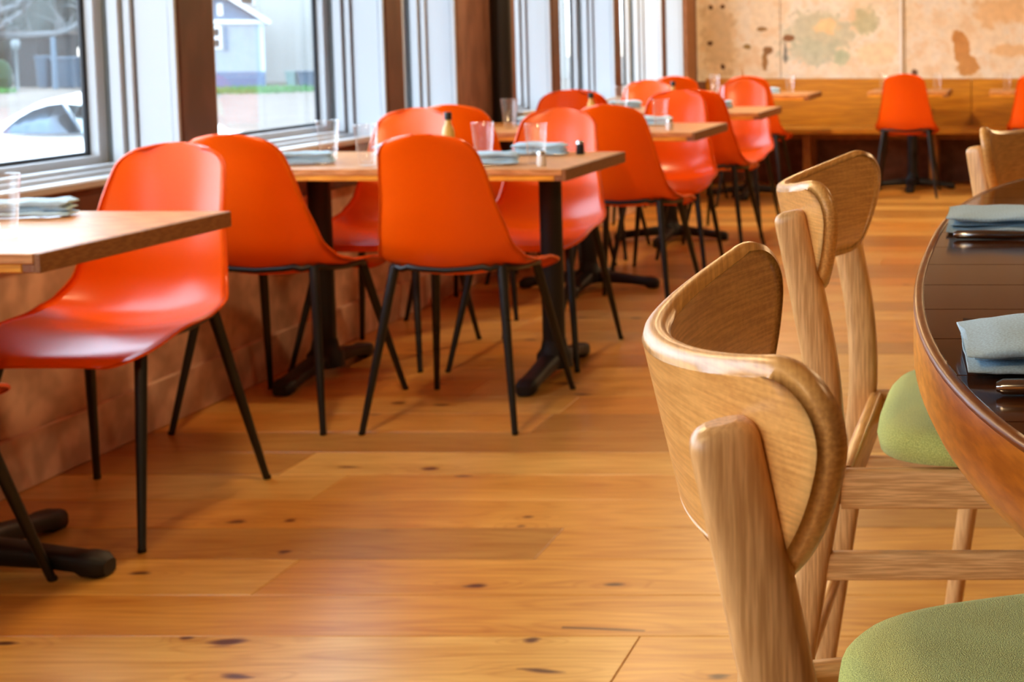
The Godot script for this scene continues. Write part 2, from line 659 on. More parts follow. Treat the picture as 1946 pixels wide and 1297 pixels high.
func uv_point(st: SurfaceTool, p: Vector3, z0: float, z1: float, shift: float) -> void:
	st.set_uv(Vector2((p.x - WALL) / 3.2 + shift, 1.0 - (-p.z - z0) / (z1 - z0)))
	st.add_vertex(p)


func panel(parent: Node, x0: float, x1: float, look: Material) -> void:
	# one sheet of plaster on the far wall
	var st := tool()
	st.set_smooth_group(-1)
	var pts := [at(x0, 0.80, BACK), at(x0, 3.1, BACK), at(x1, 3.1, BACK), at(x1, 0.80, BACK)]
	var deep := Vector3(0, 0, -0.02)
	for n in [0, 1, 2, 0, 2, 3]:
		wall_point(st, pts[n])
	for i in 4:
		var k := (i + 1) % 4
		for p in [pts[i], pts[k], pts[k] + deep, pts[i], pts[k] + deep, pts[i] + deep]:
			wall_point(st, p)
	put("plaster_panel", finish(st), look, parent)


func wall_point(st: SurfaceTool, p: Vector3) -> void:
	st.set_uv(Vector2((p.x - WALL) / 4.0, 1.0 - (p.y - 0.8) / 2.3))
	st.add_vertex(p)


func plaster_picture() -> ImageTexture:
	# worn distemper: 4 m by 2.3 m, with flaked and stained patches
	var w := 800
	var h := 460
	var n1 := noise(41, 0.012, 4).get_image(w, h, false, false, false)
	var n2 := noise(77, 0.02, 4).get_image(w, h, false, false, false)
	var n3 := noise(5, 0.06, 3).get_image(w, h, false, false, false)
	for n in [n1, n2, n3]:
		n.convert(Image.FORMAT_L8)
	var a: PackedByteArray = n1.get_data()
	var b: PackedByteArray = n2.get_data()
	var c: PackedByteArray = n3.get_data()
	var out := PackedByteArray()
	out.resize(w * h * 3)
	# patches as seen: pixel of the photograph, half sizes in metres, colour, strength
	var spots := []
	for s in [[1560, 60, 0.36, 0.20, Color(0.76, 0.76, 0.66), 0.8], [1545, 100, 0.28, 0.12, Color(0.73, 0.76, 0.67), 0.75], [1640, 40, 0.12, 0.14, Color(0.73, 0.73, 0.58), 0.8], [1600, 110, 0.08, 0.08, Color(0.70, 0.75, 0.63), 0.8],
		[1570, 50, 0.13, 0.07, Color(0.93, 0.81, 0.62), 1.0], [1665, 100, 0.18, 0.12, Color(0.93, 0.83, 0.68), 0.8], [1828, 90, 0.075, 0.14, Color(0.79, 0.57, 0.33), 1.2], [1842, 125, 0.10, 0.10, Color(0.79, 0.58, 0.34), 1.2], [1818, 70, 0.06, 0.06, Color(0.76, 0.54, 0.30), 1.2],
		[1457, 95, 0.045, 0.04, Color(0.55, 0.40, 0.25), 1.2], [1452, 118, 0.03, 0.09, Color(0.62, 0.46, 0.28), 1.2], [1900, 20, 0.3, 0.14, Color(0.90, 0.74, 0.54), 0.8], [1925, 95, 0.2, 0.06, Color(0.89, 0.73, 0.53), 0.8], [1365, 70, 0.16, 0.36, Color(0.80, 0.70, 0.56), 0.7],
		[1450, 55, 0.05, 0.02, Color(0.60, 0.46, 0.28), 1.2], [1420, 88, 0.035, 0.025, Color(0.60, 0.50, 0.30), 1.1], [1373, 127, 0.025, 0.025, Color(0.35, 0.24, 0.15), 1.3], [1348, 82, 0.025, 0.025, Color(0.36, 0.25, 0.16), 1.3], [1350, 13, 0.025, 0.025, Color(0.36, 0.25, 0.16), 1.3], [1373, 12, 0.03, 0.025, Color(0.36, 0.25, 0.16), 1.3],
		[1492, 100, 0.02, 0.1, Color(0.50, 0.50, 0.48), 1.1], [1498, 72, 0.05, 0.03, Color(0.55, 0.38, 0.24), 1.1], [1738, 138, 0.03, 0.04, Color(0.40, 0.28, 0.2), 1.1]]:
		var p := on_depth(s[0], s[1], BACK)
		spots.append([(p.x - WALL) / 4.0 * w, (1.0 - (p.y - 0.8) / 2.3) * h, s[2] / 4.0 * w, s[3] / 2.3 * h, s[4], s[5]])
	for y in h:
		for x in w:
			var i := y * w + x
			var t := a[i] / 255.0
			var u := b[i] / 255.0
			var v := c[i] / 255.0
			var col := Color(0.92, 0.86, 0.77).lerp(Color(0.90, 0.76, 0.58), smoothstep(0.5, 0.8, u) * 0.6)
			col = col.lerp(Color(0.93, 0.90, 0.85), smoothstep(0.42, 0.62, t) * 0.9)
			col = col.lerp(Color(0.86, 0.76, 0.64), smoothstep(0.56, 0.66, v * 0.55 + u * 0.45) * 0.6)
			for s in spots:
				var dx: float = (x - s[0]) / s[2]
				var dy: float = (y - s[1]) / s[3]
				if absf(dx) < 1.5 and absf(dy) < 1.5:
					var e := sqrt(dx * dx + dy * dy) + (u - 0.5) * 0.9 + (v - 0.5) * 0.6
					col = col.lerp(s[4], clampf(smoothstep(1.0, 0.6, e) * s[5], 0.0, 1.0))
			col = col * (0.97 + 0.06 * (v - 0.5) * 2.0)
			out[i * 3] = clampi(int(col.r * 255.0), 0, 255)
			out[i * 3 + 1] = clampi(int(col.g * 255.0), 0, 255)
			out[i * 3 + 2] = clampi(int(col.b * 255.0), 0, 255)
	return ImageTexture.create_from_image(Image.create_from_data(w, h, false, Image.FORMAT_RGB8, out))


func make_windows() -> void:
	var low := 0.758
	var high := 2.36
	# how each frame steps outwards: depth from, depth to, how far it stands into the opening, part, material
	var steps := [[0.0, 0.02, 0.014, "casing_bead", M.white], [0.024, 0.128, 0.006, "jamb", M.white], [0.134, 0.156, 0.018, "stop", M.white], [0.164, 0.198, 0.030, "outer_stop", M.white], [0.198, 0.225, 0.012, "track", M.grey_frame], [0.225, 0.254, 0.052, "sash", M.white], [0.254, 0.266, 0.064, "gasket", M.gasket]]
	var n := 0
	for w in [[-5.2, -4.0], [-3.8, -2.55], [-2.35, -1.1], [-0.9, 0.35], [0.55, 1.80], [1.99, 3.08], [3.27, 4.545], [4.739, 6.016], [6.173, 6.768], [7.537, 8.123], [8.26, 9.375], [9.50, 10.60], [10.69, 11.25]]:
		n += 1
		var win := structure("window_%d" % n, "white framed window in the deep wall opening")
		for s in steps:
			var st := tool()
			var d0: float = WALL - s[0]
			var d1: float = WALL - s[1]
			var p: float = s[2]
			span(st, at(d1, low, w[0]), at(d0, high, w[0] + p), 0.002)
			span(st, at(d1, low, w[1] - p), at(d0, high, w[1]), 0.002)
			span(st, at(d1, low, w[0] + p), at(d0, low + p, w[1] - p), 0.002)
			span(st, at(d1, high - p, w[0] + p), at(d0, high, w[1] - p), 0.002)
			put(s[3], finish(st), s[4], win)
		var sill := tool()
		span(sill, at(WALL - 0.28, low - 0.018, w[0]), at(WALL, low, w[1]), 0.0)
		span(sill, at(WALL, low - 0.003, w[0]), at(WALL + 0.035, low + 0.022, w[1]), 0.005)
		put("sill", finish(sill), M.white, win)
		block("pane", at(WALL - 0.264, low + 0.05, w[0] + 0.05), at(WALL - 0.260, high - 0.05, w[1] - 0.05), M.pane, win, 0.0)


# ------------------------------------------------------------------ what shows through the windows
func make_outdoors() -> void:
	var g := -1.02
	var yard := structure("ground", "pale dirt yard and street outside the windows")
	block("dirt", at(-120, g - 0.3, -60), at(WALL - 0.29, g, 140), M.dirt, yard, 0.0)
	block("dirt", at(WALL - 0.29, g - 0.3, -60), at(60, g, -6.4), M.dirt, yard, 0.0)
	tag(lawn_patch(at(-29.2, g, 55.5), 2.3, 2.6, 5), "patch of bright green grass before the blue house", "grass").set_meta("kind", "stuff")
	tag(lawn_patch(at(-40.0, g, 53.8), 2.8, 1.9, 9), "thin green grass patch in front of the dark shed", "grass").set_meta("kind", "stuff")
	make_car()
	# blue cottage
	var c := thing("cottage", "small pale blue cottage with a white trimmed gable", "house", at(-32.7, g, 60.0), 0.499)
	var hw := 1.52
	block("wall", Vector3(-hw, 0.62, -5), Vector3(hw, 2.68, 0), M.siding, c, 0.0)
	block("skirting", Vector3(-hw - 0.02, 0.0, -5), Vector3(hw + 0.02, 0.62, 0.05), M.skirt, c, 0.0)
	var ga := tool()
	ga.set_smooth_group(-1)
	tri(ga, Vector3(-hw, 2.68, 0.0), Vector3(0, 3.72, 0.0), Vector3(hw, 2.68, 0.0))
	put("gable", finish(ga), M.gable, c)
	var rf := tool()
	for s in [-1.0, 1.0]:
		var a := Vector3(s * (hw + 0.28), 2.60, 0)
		var b := Vector3(0, 3.86, 0)
		var mid := (a + b) / 2.0
		var turn := Basis(Vector3.BACK, atan2((b - a).y, (b - a).x))
		box(rf, mid + Vector3(0, 0.02, -2.4), Vector3(a.distance_to(b), 0.16, 5.4), 0.0, turn)
	put("roof", finish(rf), M.white, c)
	block("trim_board", Vector3(-hw - 0.1, 2.58, 0.0), Vector3(hw + 0.1, 2.74, 0.08), M.white, c, 0.0)
	block("corner_board", Vector3(hw - 0.14, 0.62, -0.02), Vector3(hw + 0.03, 2.6, 0.06), plain(Color(0.58, 0.65, 0.70), 0.8), c, 0.0)
	var fw := block("window", Vector3(-0.42, 1.55, 0.0), Vector3(0.02, 2.5, 0.06), M.white, c, 0.0)
	block("glazing", Vector3(-0.30, 2.08, 0.05), Vector3(-0.06, 2.38, 0.08), M.shed, fw, 0.0)
	block("glazing", Vector3(-0.30, 1.64, 0.05), Vector3(-0.06, 1.94, 0.08), M.shed, fw, 0.0)
	block("shutter", Vector3(0.12, 1.5, 0.0), Vector3(0.24, 2.46, 0.06), M.gable, c, 0.0)
	block("vent", Vector3(-0.1, 2.9, 0.0), Vector3(0.1, 3.4, 0.05), M.white, c, 0.0)
	# cream house
	var k := thing("house", "tall cream house standing behind the blue cottage", "house", at(-30.5, g, 68.0), 0.42)
	block("wall", Vector3(-6, 0, -8), Vector3(9, 7.5, 0), M.cream, k, 0.0)
	block("porch_roof", Vector3(-1.4, 2.62, 0), Vector3(7, 2.92, 1.0), M.white, k, 0.02)
	var hw2 := block("window", Vector3(-5.0, 3.45, 0), Vector3(-4.4, 4.6, 0.06), M.white, k, 0.0)
	block("glazing", Vector3(-4.93, 3.5, 0.05), Vector3(-4.47, 4.5, 0.08), M.shed, hw2, 0.0)
	var rr := tool()
	rr.set_smooth_group(-1)
	for z in [0.3, -8.3]:
		tri(rr, Vector3(-6.4, 7.4, z), Vector3(1.5, 10, z), Vector3(9.4, 7.4, z))
	quad(rr, Vector3(-6.4, 7.4, 0.3), Vector3(1.5, 10, 0.3), Vector3(1.5, 10, -8.3), Vector3(-6.4, 7.4, -8.3))
	quad(rr, Vector3(9.4, 7.4, 0.3), Vector3(1.5, 10, 0.3), Vector3(1.5, 10, -8.3), Vector3(9.4, 7.4, -8.3))
	put("roof", finish(rr), M.kerb, k)
	# refuse bins by the houses
	wheelie(at(-30.0, g, 60.3), 0.46, 0.64, M.bin_green, "pale green rubbish bin beside the cream house")
	wheelie(at(-29.35, g, 60.3), 0.72, 0.66, M.bin_blue, "wide blue rubbish bin beside the cream house")
	# behind the car
	var p0 := on_depth(50, 120, 60.0)
	var sh := thing("shed", "dark open shed between the bare trees", "shed", at(p0.x, g, 60.0))
	block("wall", Vector3(-0.55, 0, -2.5), Vector3(0.5, 2.15, 0), M.shed, sh, 0.0)
	block("roof", Vector3(-0.75, 2.15, -2.7), Vector3(0.7, 2.27, 0.25), M.dark_bark, sh, 0.0)
	wheelie(at(on_depth(84, 120, 59.0).x, g, 59.0), 0.50, 1.30, M.bin_blue, "tall narrow blue container next to the dark shed")
	wheelie(at(on_depth(131, 120, 59.0).x, g, 59.0), 0.95, 1.25, M.bin_blue, "tall wide blue container beyond the pale pole")
	var pole := tool()
	tube(pole, [at(on_depth(103, 120, 58.0).x, g, 58.0), at(on_depth(103, 120, 58.0).x, 1.15, 58.0)], [0.10, 0.09], 10)
	tag(put("pole", finish(pole), plain(Color(0.24, 0.32, 0.38), 0.6)), "pale grey pole between the two blue containers", "pole")
	var lamp := tool()
	var lp := on_depth(30, 95, 57.0)
	lathe(lamp, [Vector2(0.05, g), Vector2(0.05, lp.y), Vector2(0.13, lp.y + 0.05), Vector2(0.16, lp.y + 0.3), Vector2(0.06, lp.y + 0.45)], 12, Vector3(lp.x, 0, lp.z))
	tag(put("marker_post", finish(lamp), plain(Color(0.38, 0.42, 0.43), 0.7)), "pale capped post in front of the dark shed", "post")
	var hyd := tool()
	var hp := on_depth(161, 160, 56.0)
	lathe(hyd, [Vector2(0.12, g), Vector2(0.12, g + 0.35), Vector2(0.16, g + 0.37), Vector2(0.1, g + 0.5), Vector2(0.02, g + 0.55)], 12, Vector3(hp.x, 0, hp.z))
	tag(put("hydrant", finish(hyd), plain(Color(0.40, 0.44, 0.48), 0.7)), "small pale hydrant on the verge near the blue containers", "hydrant")
	var bu := tool()
	blob(bu, at(on_depth(-5, 140, 57.0).x, g + 0.5, 57.0), Vector3(0.5, 0.7, 0.5), 31, 0.25)
	tag(put("shrub", finish(bu), M.leaf_green), "rounded dark green shrub beside the shed", "shrub")
	# grey winter thicket and bare trees
	var spots := [[-43.8, 64.6, 2.4, 4.6], [-47.5, 72.0, 2.9, 5.6], [-40.0, 66.0, 1.9, 3.4]]
	var tales := ["grey leafless thicket crown beside the dark shed", "tallest grey thicket crown far behind the dark shed", "lower grey thicket crown near the pale cottage"]
	for i in spots.size():
		var s: Array = spots[i]
		var b := thing("thicket", tales[i], "bush", at(s[0], g, s[1]), 0.0, "grey winter thicket behind the car")
		var cr := tool()
		for q in 6:
			blob(cr, Vector3(rng.randf_range(-0.3, 0.3) * s[2], s[3] * rng.randf_range(0.4, 1.0), rng.randf_range(-0.5, 0.5)), Vector3(s[2] * 0.52, s[3] * 0.36, s[2] * 0.5), 60 + i * 7 + q, 0.5)
		put("crown", finish(cr), M.leaf_grey, b)
		var tr := tool()
		tube(tr, [Vector3(0, 0, 0), Vector3(0.1, s[3] * 0.5, 0)], [0.14, 0.08], 7)
		put("trunk", finish(tr), M.dark_bark, b)
	bare_tree(at(on_depth(-40, 60, 46.0).x, g, 46.0), "bare pale tree whose long bough crosses above the car", [[[-40, 172], [-38, 110], [-30, 78], [0, 69], [60, 67], [105, 64], [128, 58], [150, 44], [162, 24], [160, 5]], [[-30, 78], [10, 45], [40, 25], [60, 4]], [[-35, 60], [5, 20], [35, 10], [50, -20]], [[-38, 110], [-42, 40], [-30, -40]]], 46.0)


func lawn_patch(where: Vector3, rx: float, rz: float, seed_: int) -> MeshInstance3D:
	var r := RandomNumberGenerator.new()
	r.seed = seed_
	var st := tool()
	st.set_smooth_group(-1)
	for i in 900:
		var a := r.randf() * TAU
		var q := sqrt(r.randf())
		var p := where + Vector3(cos(a) * rx * q, 0, sin(a) * rz * q)
		var t := r.randf() * TAU
		var w := Vector3(cos(t), 0, sin(t)) * 0.06
		var tip := p + Vector3(r.randf_range(-0.08, 0.08), r.randf_range(0.10, 0.24), r.randf_range(-0.08, 0.08))
		tri(st, p - w, tip, p + w)
	return put("grass", finish(st), M.lawn)


func blob(st: SurfaceTool, centre: Vector3, size: Vector3, seed_: int, rough: float) -> void:
	var n := noise(seed_, 0.9, 3)
	var rings := []
	for i in 9:
		var lat := PI * (i + 0.15) / 8.3
		var ring := PackedVector3Array()
		for j in 14:
			var lon := TAU * j / 14.0
			var d := Vector3(sin(lat) * cos(lon), cos(lat), sin(lat) * sin(lon))
			ring.append(centre + d * size * (1.0 + rough * n.get_noise_3d(d.x * 2, d.y * 2, d.z * 2)))
		rings.append(ring)
	loft(st, rings)


func wheelie(where: Vector3, w: float, h: float, m: Material, label: String) -> void:
	var o := thing("rubbish_bin", label, "bin", where)
	var st := tool()
	loft(st, [circle(Vector3(0, 0.03, 0), Vector3.RIGHT, Vector3.BACK, w * 0.42, w * 0.40, 16, 6.0), circle(Vector3(0, h * 0.9, 0), Vector3.RIGHT, Vector3.BACK, w * 0.5, w * 0.46, 16, 6.0)])
	put("body", finish(st), m, o)
	block("lid", Vector3(-w * 0.53, h * 0.9, -w * 0.5), Vector3(w * 0.53, h, w * 0.5), m, o, 0.02)
	for s in [-1.0, 1.0]:
		var wh := tool()
		tube(wh, [Vector3(s * w * 0.34, 0.08, -w * 0.4), Vector3(s * w * 0.42, 0.08, -w * 0.4)], [0.08], 12)
		put("wheel", finish(wh), M.tyre, o)


func bare_tree(where: Vector3, label: String, boughs: Array, depth: float) -> void:
	var o := thing("bare_tree", label, "tree", where)
	for i in boughs.size():
		var pts := []
		var radii := []
		for k in boughs[i].size():
			var p := on_depth(boughs[i][k][0], boughs[i][k][1], depth + (k * 0.15)) - where
			if i == 0 and k == 0:
				p = Vector3(0, 0, 0)
			pts.append(p)
			radii.append((0.16 if i == 0 else 0.11) * (1.0 - 0.75 * k / boughs[i].size()))
		var st := tool()
		tube(st, pts, radii, 7)
		put("trunk" if i == 0 else "bough", finish(st), M.bark, o)
		for k in range(1, pts.size() - 1):
			var tw := tool()
			for q in 4:
				var end: Vector3 = pts[k] + Vector3(rng.randf_range(-0.9, 0.9), rng.randf_range(-0.2, 0.9), rng.randf_range(-0.5, 0.5))
				tube(tw, [pts[k], pts[k].lerp(end, 0.5) + Vector3(0, 0.1, 0), end], [0.03, 0.02, 0.01], 5)
			put("twigs", finish(tw), M.bark, o)


func make_car() -> void:
	# a white saloon parked square to the windows; x runs from its tail to its nose
	var p := on_depth(110, 256, 18.0)
	var car := thing("car", "white saloon car parked outside the first window", "car", at(p.x, -1.02, 18.9))
	var body := tool()
	var rings := []
	for s in [[-1.95, 0.45, 0.78, 0.60], [-1.85, 0.30, 0.93, 0.74], [-1.2, 0.26, 0.97, 0.86], [0.0, 0.25, 0.96, 0.88], [1.2, 0.26, 0.94, 0.87], [1.9, 0.28, 0.86, 0.83], [2.35, 0.35, 0.72, 0.74], [2.5, 0.45, 0.62, 0.6]]:
		rings.append(circle(Vector3(s[0], (s[1] + s[2]) / 2.0, 0), Vector3.UP, Vector3.BACK, (s[2] - s[1]) / 2.0, s[3], 20, 5.0))
	loft(body, rings)
	put("body", finish(body), M.car, car)
	var cabin := tool()
	var cr := []
	for s in [[-1.0, 0.95, 0.72], [-0.8, 1.16, 0.70], [-0.45, 1.38, 0.66], [-0.05, 1.47, 0.64], [0.35, 1.45, 0.64], [0.75, 1.30, 0.66], [1.0, 1.08, 0.70], [1.15, 0.93, 0.76]]:
		cr.append(circle(Vector3(s[0], (0.85 + s[1]) / 2.0, 0), Vector3.UP, Vector3.BACK, (s[1] - 0.85) / 2.0, s[2] + 0.10, 20, 3.0))
	loft(cabin, cr)
	put("roof", finish(cabin), M.car, car)
	# side windows, one each side, cut by a pillar
	for side in [1.0, -1.0]:
		var top := [[-1.18, 0.985], [-1.05, 1.06], [-0.85, 1.16], [-0.6, 1.25], [-0.3, 1.31], [0.05, 1.335], [0.45, 1.315], [0.8, 1.22], [1.05, 1.10], [1.22, 0.985]]
		for part in [[0, 5], [5, 9]]:
			var rows := [[], []]
			for k in range(part[0], part[1] + 1):
				var x: float = top[k][0] * 0.60 + (0.025 if k == part[0] and k > 0 else 0.0) - (0.025 if k == part[1] and k < 9 else 0.0)
				var y: float = top[k][1]
				var lean := 0.10
				for r in 2:
					var yy: float = 0.975 if r == 0 else maxf(y, 0.977)
					var f: float = clampf((yy - 0.85) / 0.6, 0.0, 1.0)
					rows[r].append(Vector3(x + (0.25 * (1.0 if part[0] == 0 else 0.5) if r == 0 and k == part[1] and k < 9 else 0.25 if r == 0 and k == part[0] and k > 0 else 0.0), yy, side * (0.855 - lean * f * f)))
			var st := tool()
			sheet(st, rows, 0.03)
			put("side_window", finish(st), M.car_glass if part[0] == 0 else plain(Color(0.62, 0.70, 0.72), 0.12), car)
		for x in [-1.25, 1.5]:
			var wh := tool()
			tube(wh, [Vector3(x, 0.31, side * 0.66), Vector3(x, 0.31, side * 0.89)], [0.31], 22)
			var wheel := put("wheel", finish(wh), M.tyre, car)
			var hub := tool()
			tube(hub, [Vector3(x, 0.31, side * 0.88), Vector3(x, 0.31, side * 0.90)], [0.19], 16)
			put("hubcap", finish(hub), M.grey_frame, wheel)


# ------------------------------------------------------------------ bench along the far wall
func make_bench() -> void:
	var b := thing("bench", "long honey wood bench with high back along the plaster wall", "bench", at(0.4, 0, 11.4))
	for i in 3:
		var x0 := -2.93 + i * 2.1
		block("back_panel", Vector3(x0 + 0.002, 0.44, -0.27), Vector3(x0 + 2.098, 0.825, -0.235), M.bench, b, 0.004)
	block("seat", Vector3(-2.93, 0.415, -0.235), Vector3(3.37, 0.455, 0.24), M.bench, b, 0.006)
	block("seat_rail", Vector3(-2.90, 0.36, -0.05), Vector3(3.34, 0.415, -0.02), M.bench_leg, b, 0.003)
	for x in [-2.85, -2.08, -1.11, -0.14, 0.83, 1.8, 2.8]:
		block("leg", Vector3(x - 0.03, 0.0, 0.10), Vector3(x + 0.03, 0.415, 0.16), M.bench_leg, b, 0.004)
		block("rear_leg", Vector3(x - 0.03, 0.0, -0.22), Vector3(x + 0.03, 0.415, -0.16), M.bench_leg, b, 0.004)


# ------------------------------------------------------------------ tables by the windows
func table(label: String, x0: float, x1: float, near: float, depth: float, posts: Array, cross: bool, shift := 0.0) -> Node3D:
	var cx := (x0 + x1) / 2.0
	var cz := near + depth / 2.0
	var t := thing("dining_table", label, "table", at(cx, 0, cz), 0.0, "wooden tables beside the windows")
	var w := (x1 - x0) / 2.0
	var d := depth / 2.0
	block("tabletop", Vector3(-w, 0.729, -d), Vector3(w - 0.014, 0.75, d), M.table_top, t, 0.002)
	block("edge_strip", Vector3(-w + 0.002, 0.711, -d + 0.003), Vector3(w - 0.04, 0.729, d - 0.003), M.table_edge, t, 0.002)
	block("end_block", Vector3(w - 0.04, 0.711, -d + 0.003), Vector3(w - 0.014, 0.729, d - 0.003), M.tan_trim, t, 0.002)
	block("end_board", Vector3(w - 0.014, 0.711, -d), Vector3(w, 0.75, d), M.table_end, t, 0.002)
	for p in posts:
		var x: float = p - cx
		var st := tool()
		tube(st, [Vector3(x, 0.055, shift), Vector3(x, 0.70, shift)], [0.038], 20)
		put("post", finish(st), M.iron, t)
		block("mounting_plate", Vector3(x - 0.10 if cross else x - 0.05, 0.698, -0.20), Vector3(x + 0.10 if cross else x + 0.05, 0.711, 0.20), M.iron, t, 0.002)
		var collar := tool()
		lathe(collar, [Vector2(0.062, 0.03), Vector2(0.060, 0.075), Vector2(0.046, 0.095), Vector2(0.040, 0.125)], 20, Vector3(x, 0, shift))
		put("collar", finish(collar), M.iron, t)
		var dirs := [Vector3.BACK, Vector3.FORWARD]
		if cross:
			dirs += [Vector3.LEFT, Vector3.RIGHT]
		for v in dirs:
			put("foot", finish(foot(Vector3(x, 0, shift), v)), M.iron, t)
	return t


func foot(c: Vector3, v: Vector3) -> SurfaceTool:
	var st := tool()
	var side := v.cross(Vector3.UP)
	var rings := []
	for s in [[0.02, 0.030, 0.085, 0.036], [0.10, 0.026, 0.078, 0.034], [0.20, 0.020, 0.062, 0.031], [0.26, 0.012, 0.054, 0.032], [0.275, 0.002, 0.055, 0.034], [0.305, 0.0, 0.050, 0.033], [0.322, 0.004, 0.036, 0.022]]:
		rings.append(circle(c + v * s[0] + Vector3.UP * (s[1] + s[2]) / 2.0, side, Vector3.UP, s[3], (s[2] - s[1]) / 2.0, 12, 3.5))
	loft(st, rings)
	return st


func make_window_tables() -> void:
	table("small two-seat wooden table on one black cross-footed pedestal by the large window", WALL + 0.045, -1.943, 2.876, 0.70, [-2.325], true, 0.09)
	table("four-seat wooden table on two black posts with bar feet, second along the windows", WALL + 0.045, -1.469, 4.684, 0.70, [-2.43, -1.635], false)
	table("wooden table on one black cross-footed pedestal near the black column", WALL + 0.045, -1.4465, 6.43, 0.70, [-2.03], true)
	table("wooden table on one black pedestal between the column and the bench tables", WALL + 0.045, -1.4465, 8.02, 0.70, [-2.03], true)
	table("wooden corner table standing at the window end of the bench", WALL + 0.045, -1.52, 10.35, 0.62, [-2.0], true)
	table("small wooden table at the bench below the pale conduit", -1.17, -0.57, 10.85, 0.60, [-0.86], true)
	table("small wooden bench table beyond the one below the conduit, away from the windows", -0.27, 0.33, 10.85, 0.60, [0.03], true)


# ------------------------------------------------------------------ orange chairs
func make_orange_chair() -> Node3D:
	var o := Node3D.new()
	o.name = "shell_chair"
	var grid := []
	# side profile from the front lip over the seat and up the back: z forward, y up
	var line := [Vector3(0, 0.422, 0.238), Vector3(0, 0.437, 0.218), Vector3(0, 0.450, 0.165), Vector3(0, 0.462, 0.09), Vector3(0, 0.463, 0.02), Vector3(0, 0.452, -0.07), Vector3(0, 0.468, -0.165), Vector3(0, 0.53, -0.222), Vector3(0, 0.62, -0.250), Vector3(0, 0.72, -0.276), Vector3(0, 0.82, -0.306), Vector3(0, 0.893, -0.334)]
	var total := 72
	var pts := []
	var run := [0.0]
	for i in total + 1:
		var t := i / float(total)
		pts.append(along_curve(line, lerpf(t, 0.5 - 0.5 * cos(PI * t), 0.9)))
		if i > 0:
			run.append(run[i - 1] + pts[i].distance_to(pts[i - 1]))
	var length: float = run[total]
	# half width and how far the sides stand up, along the run
	var wide := [[0.0, 0.216], [0.12, 0.228], [0.25, 0.232], [0.38, 0.228], [0.48, 0.216], [0.60, 0.194], [0.80, 0.162], [1.0, 0.136]]
	var lift := [[0.0, -0.004], [0.10, 0.010], [0.25, 0.022], [0.40, 0.050], [0.50, 0.060], [0.60, 0.052], [0.75, 0.040], [0.90, 0.028], [1.0, 0.022]]
	for i in total + 1:
		var s: float = run[i]
		var f := s / length
		var w := table_value(wide, f)
		var k := table_value(lift, f)
		var r_top := 0.062
		var r_front := 0.085
		if s < r_front:
			w -= r_front - sqrt(maxf(r_front * r_front - pow(r_front - s, 2.0), 0.0))
		if length - s < r_top:
			w -= r_top - sqrt(maxf(r_top * r_top - pow(r_top - (length - s), 2.0), 0.0))
		var a: Vector3 = pts[maxi(i - 1, 0)]
		var b: Vector3 = pts[mini(i + 1, total)]
		var t := (b - a).normalized()
		var n := Vector3(0, t.z, -t.y) * -1.0      # towards the sitter
		if f > 0.6:
			n = n.lerp(Vector3(0, 0, 1), smoothstep(0.6, 0.8, f)).normalized()
		var crown := 0.012 * smoothstep(0.85, 1.0, f)
		var row := []
		for j in 25:
			var u := (j - 12) / 12.0
			row.append(pts[i] + n * k * pow(absf(u), 2.3) + Vector3(u * w, -crown * u * u, 0))
		grid.append(row)
	var st := tool()
	sheet(st, grid, 0.008)
	put("shell", finish(st), M.orange, o)
	# steel ring under the shell
	var ring := tool()
	var loop := []
	for i in 40:
		var a := TAU * i / 40.0
		var c := cos(a)
		var s := sin(a)
		var x := 0.188 * signf(c) * pow(absf(c), 0.45)
		var z := 0.178 * signf(s) * pow(absf(s), 0.45) - 0.014
		var near := 0
		for q in range(0, 50):
			if absf(grid[q][12].z - z) < absf(grid[near][12].z - z):
				near = q
		var u: float = clampf(absf(x) / maxf(grid[near][24].x, 0.01), 0.0, 1.0) * 12.0
		var y: float = lerpf(grid[near][12 + int(u)].y, grid[near][mini(13 + int(u), 24)].y, u - int(u))
		loop.append(Vector3(x, y - 0.0125, z))
	tube(ring, loop, [0.0095], 8, true)
	put("seat_ring", finish(ring), M.black, o)
	for x in [-1.0, 1.0]:
		for z in [1.0, -1.0]:
			var leg := tool()
			var joint: Vector3 = loop[0]
			for q in loop:
				if absf(q.x - x * 0.168) + absf(q.z - (z * 0.162 - 0.014)) < absf(joint.x - x * 0.168) + absf(joint.z - (z * 0.162 - 0.014)):
					joint = q
			tube(leg, [joint + Vector3(0, 0.004, 0), joint.lerp(Vector3(x * 0.2255, 0.006, z * 0.277), 0.45), Vector3(x * 0.2255, 0.006, z * 0.277)], [0.0145, 0.0125, 0.0088], 12)
			var l := put("leg", finish(leg), M.black, o)
			var tip := tool()
			lathe(tip, [Vector2(0.0075, 0.0), Vector2(0.0095, 0.002), Vector2(0.0095, 0.010)], 12, Vector3(x * 0.2262, 0, z * 0.2785))
			put("foot_glide", finish(tip), M.iron, l)
	return o


func table_value(rows: Array, f: float) -> float:
	for i in rows.size() - 1:
		if f <= rows[i + 1][0]:
			var t: float = (f - rows[i][0]) / (rows[i + 1][0] - rows[i][0])
			t = t * t * (3.0 - 2.0 * t) * 0.4 + t * 0.6
			return lerpf(rows[i][1], rows[i + 1][1], t)
	return rows[-1][1]


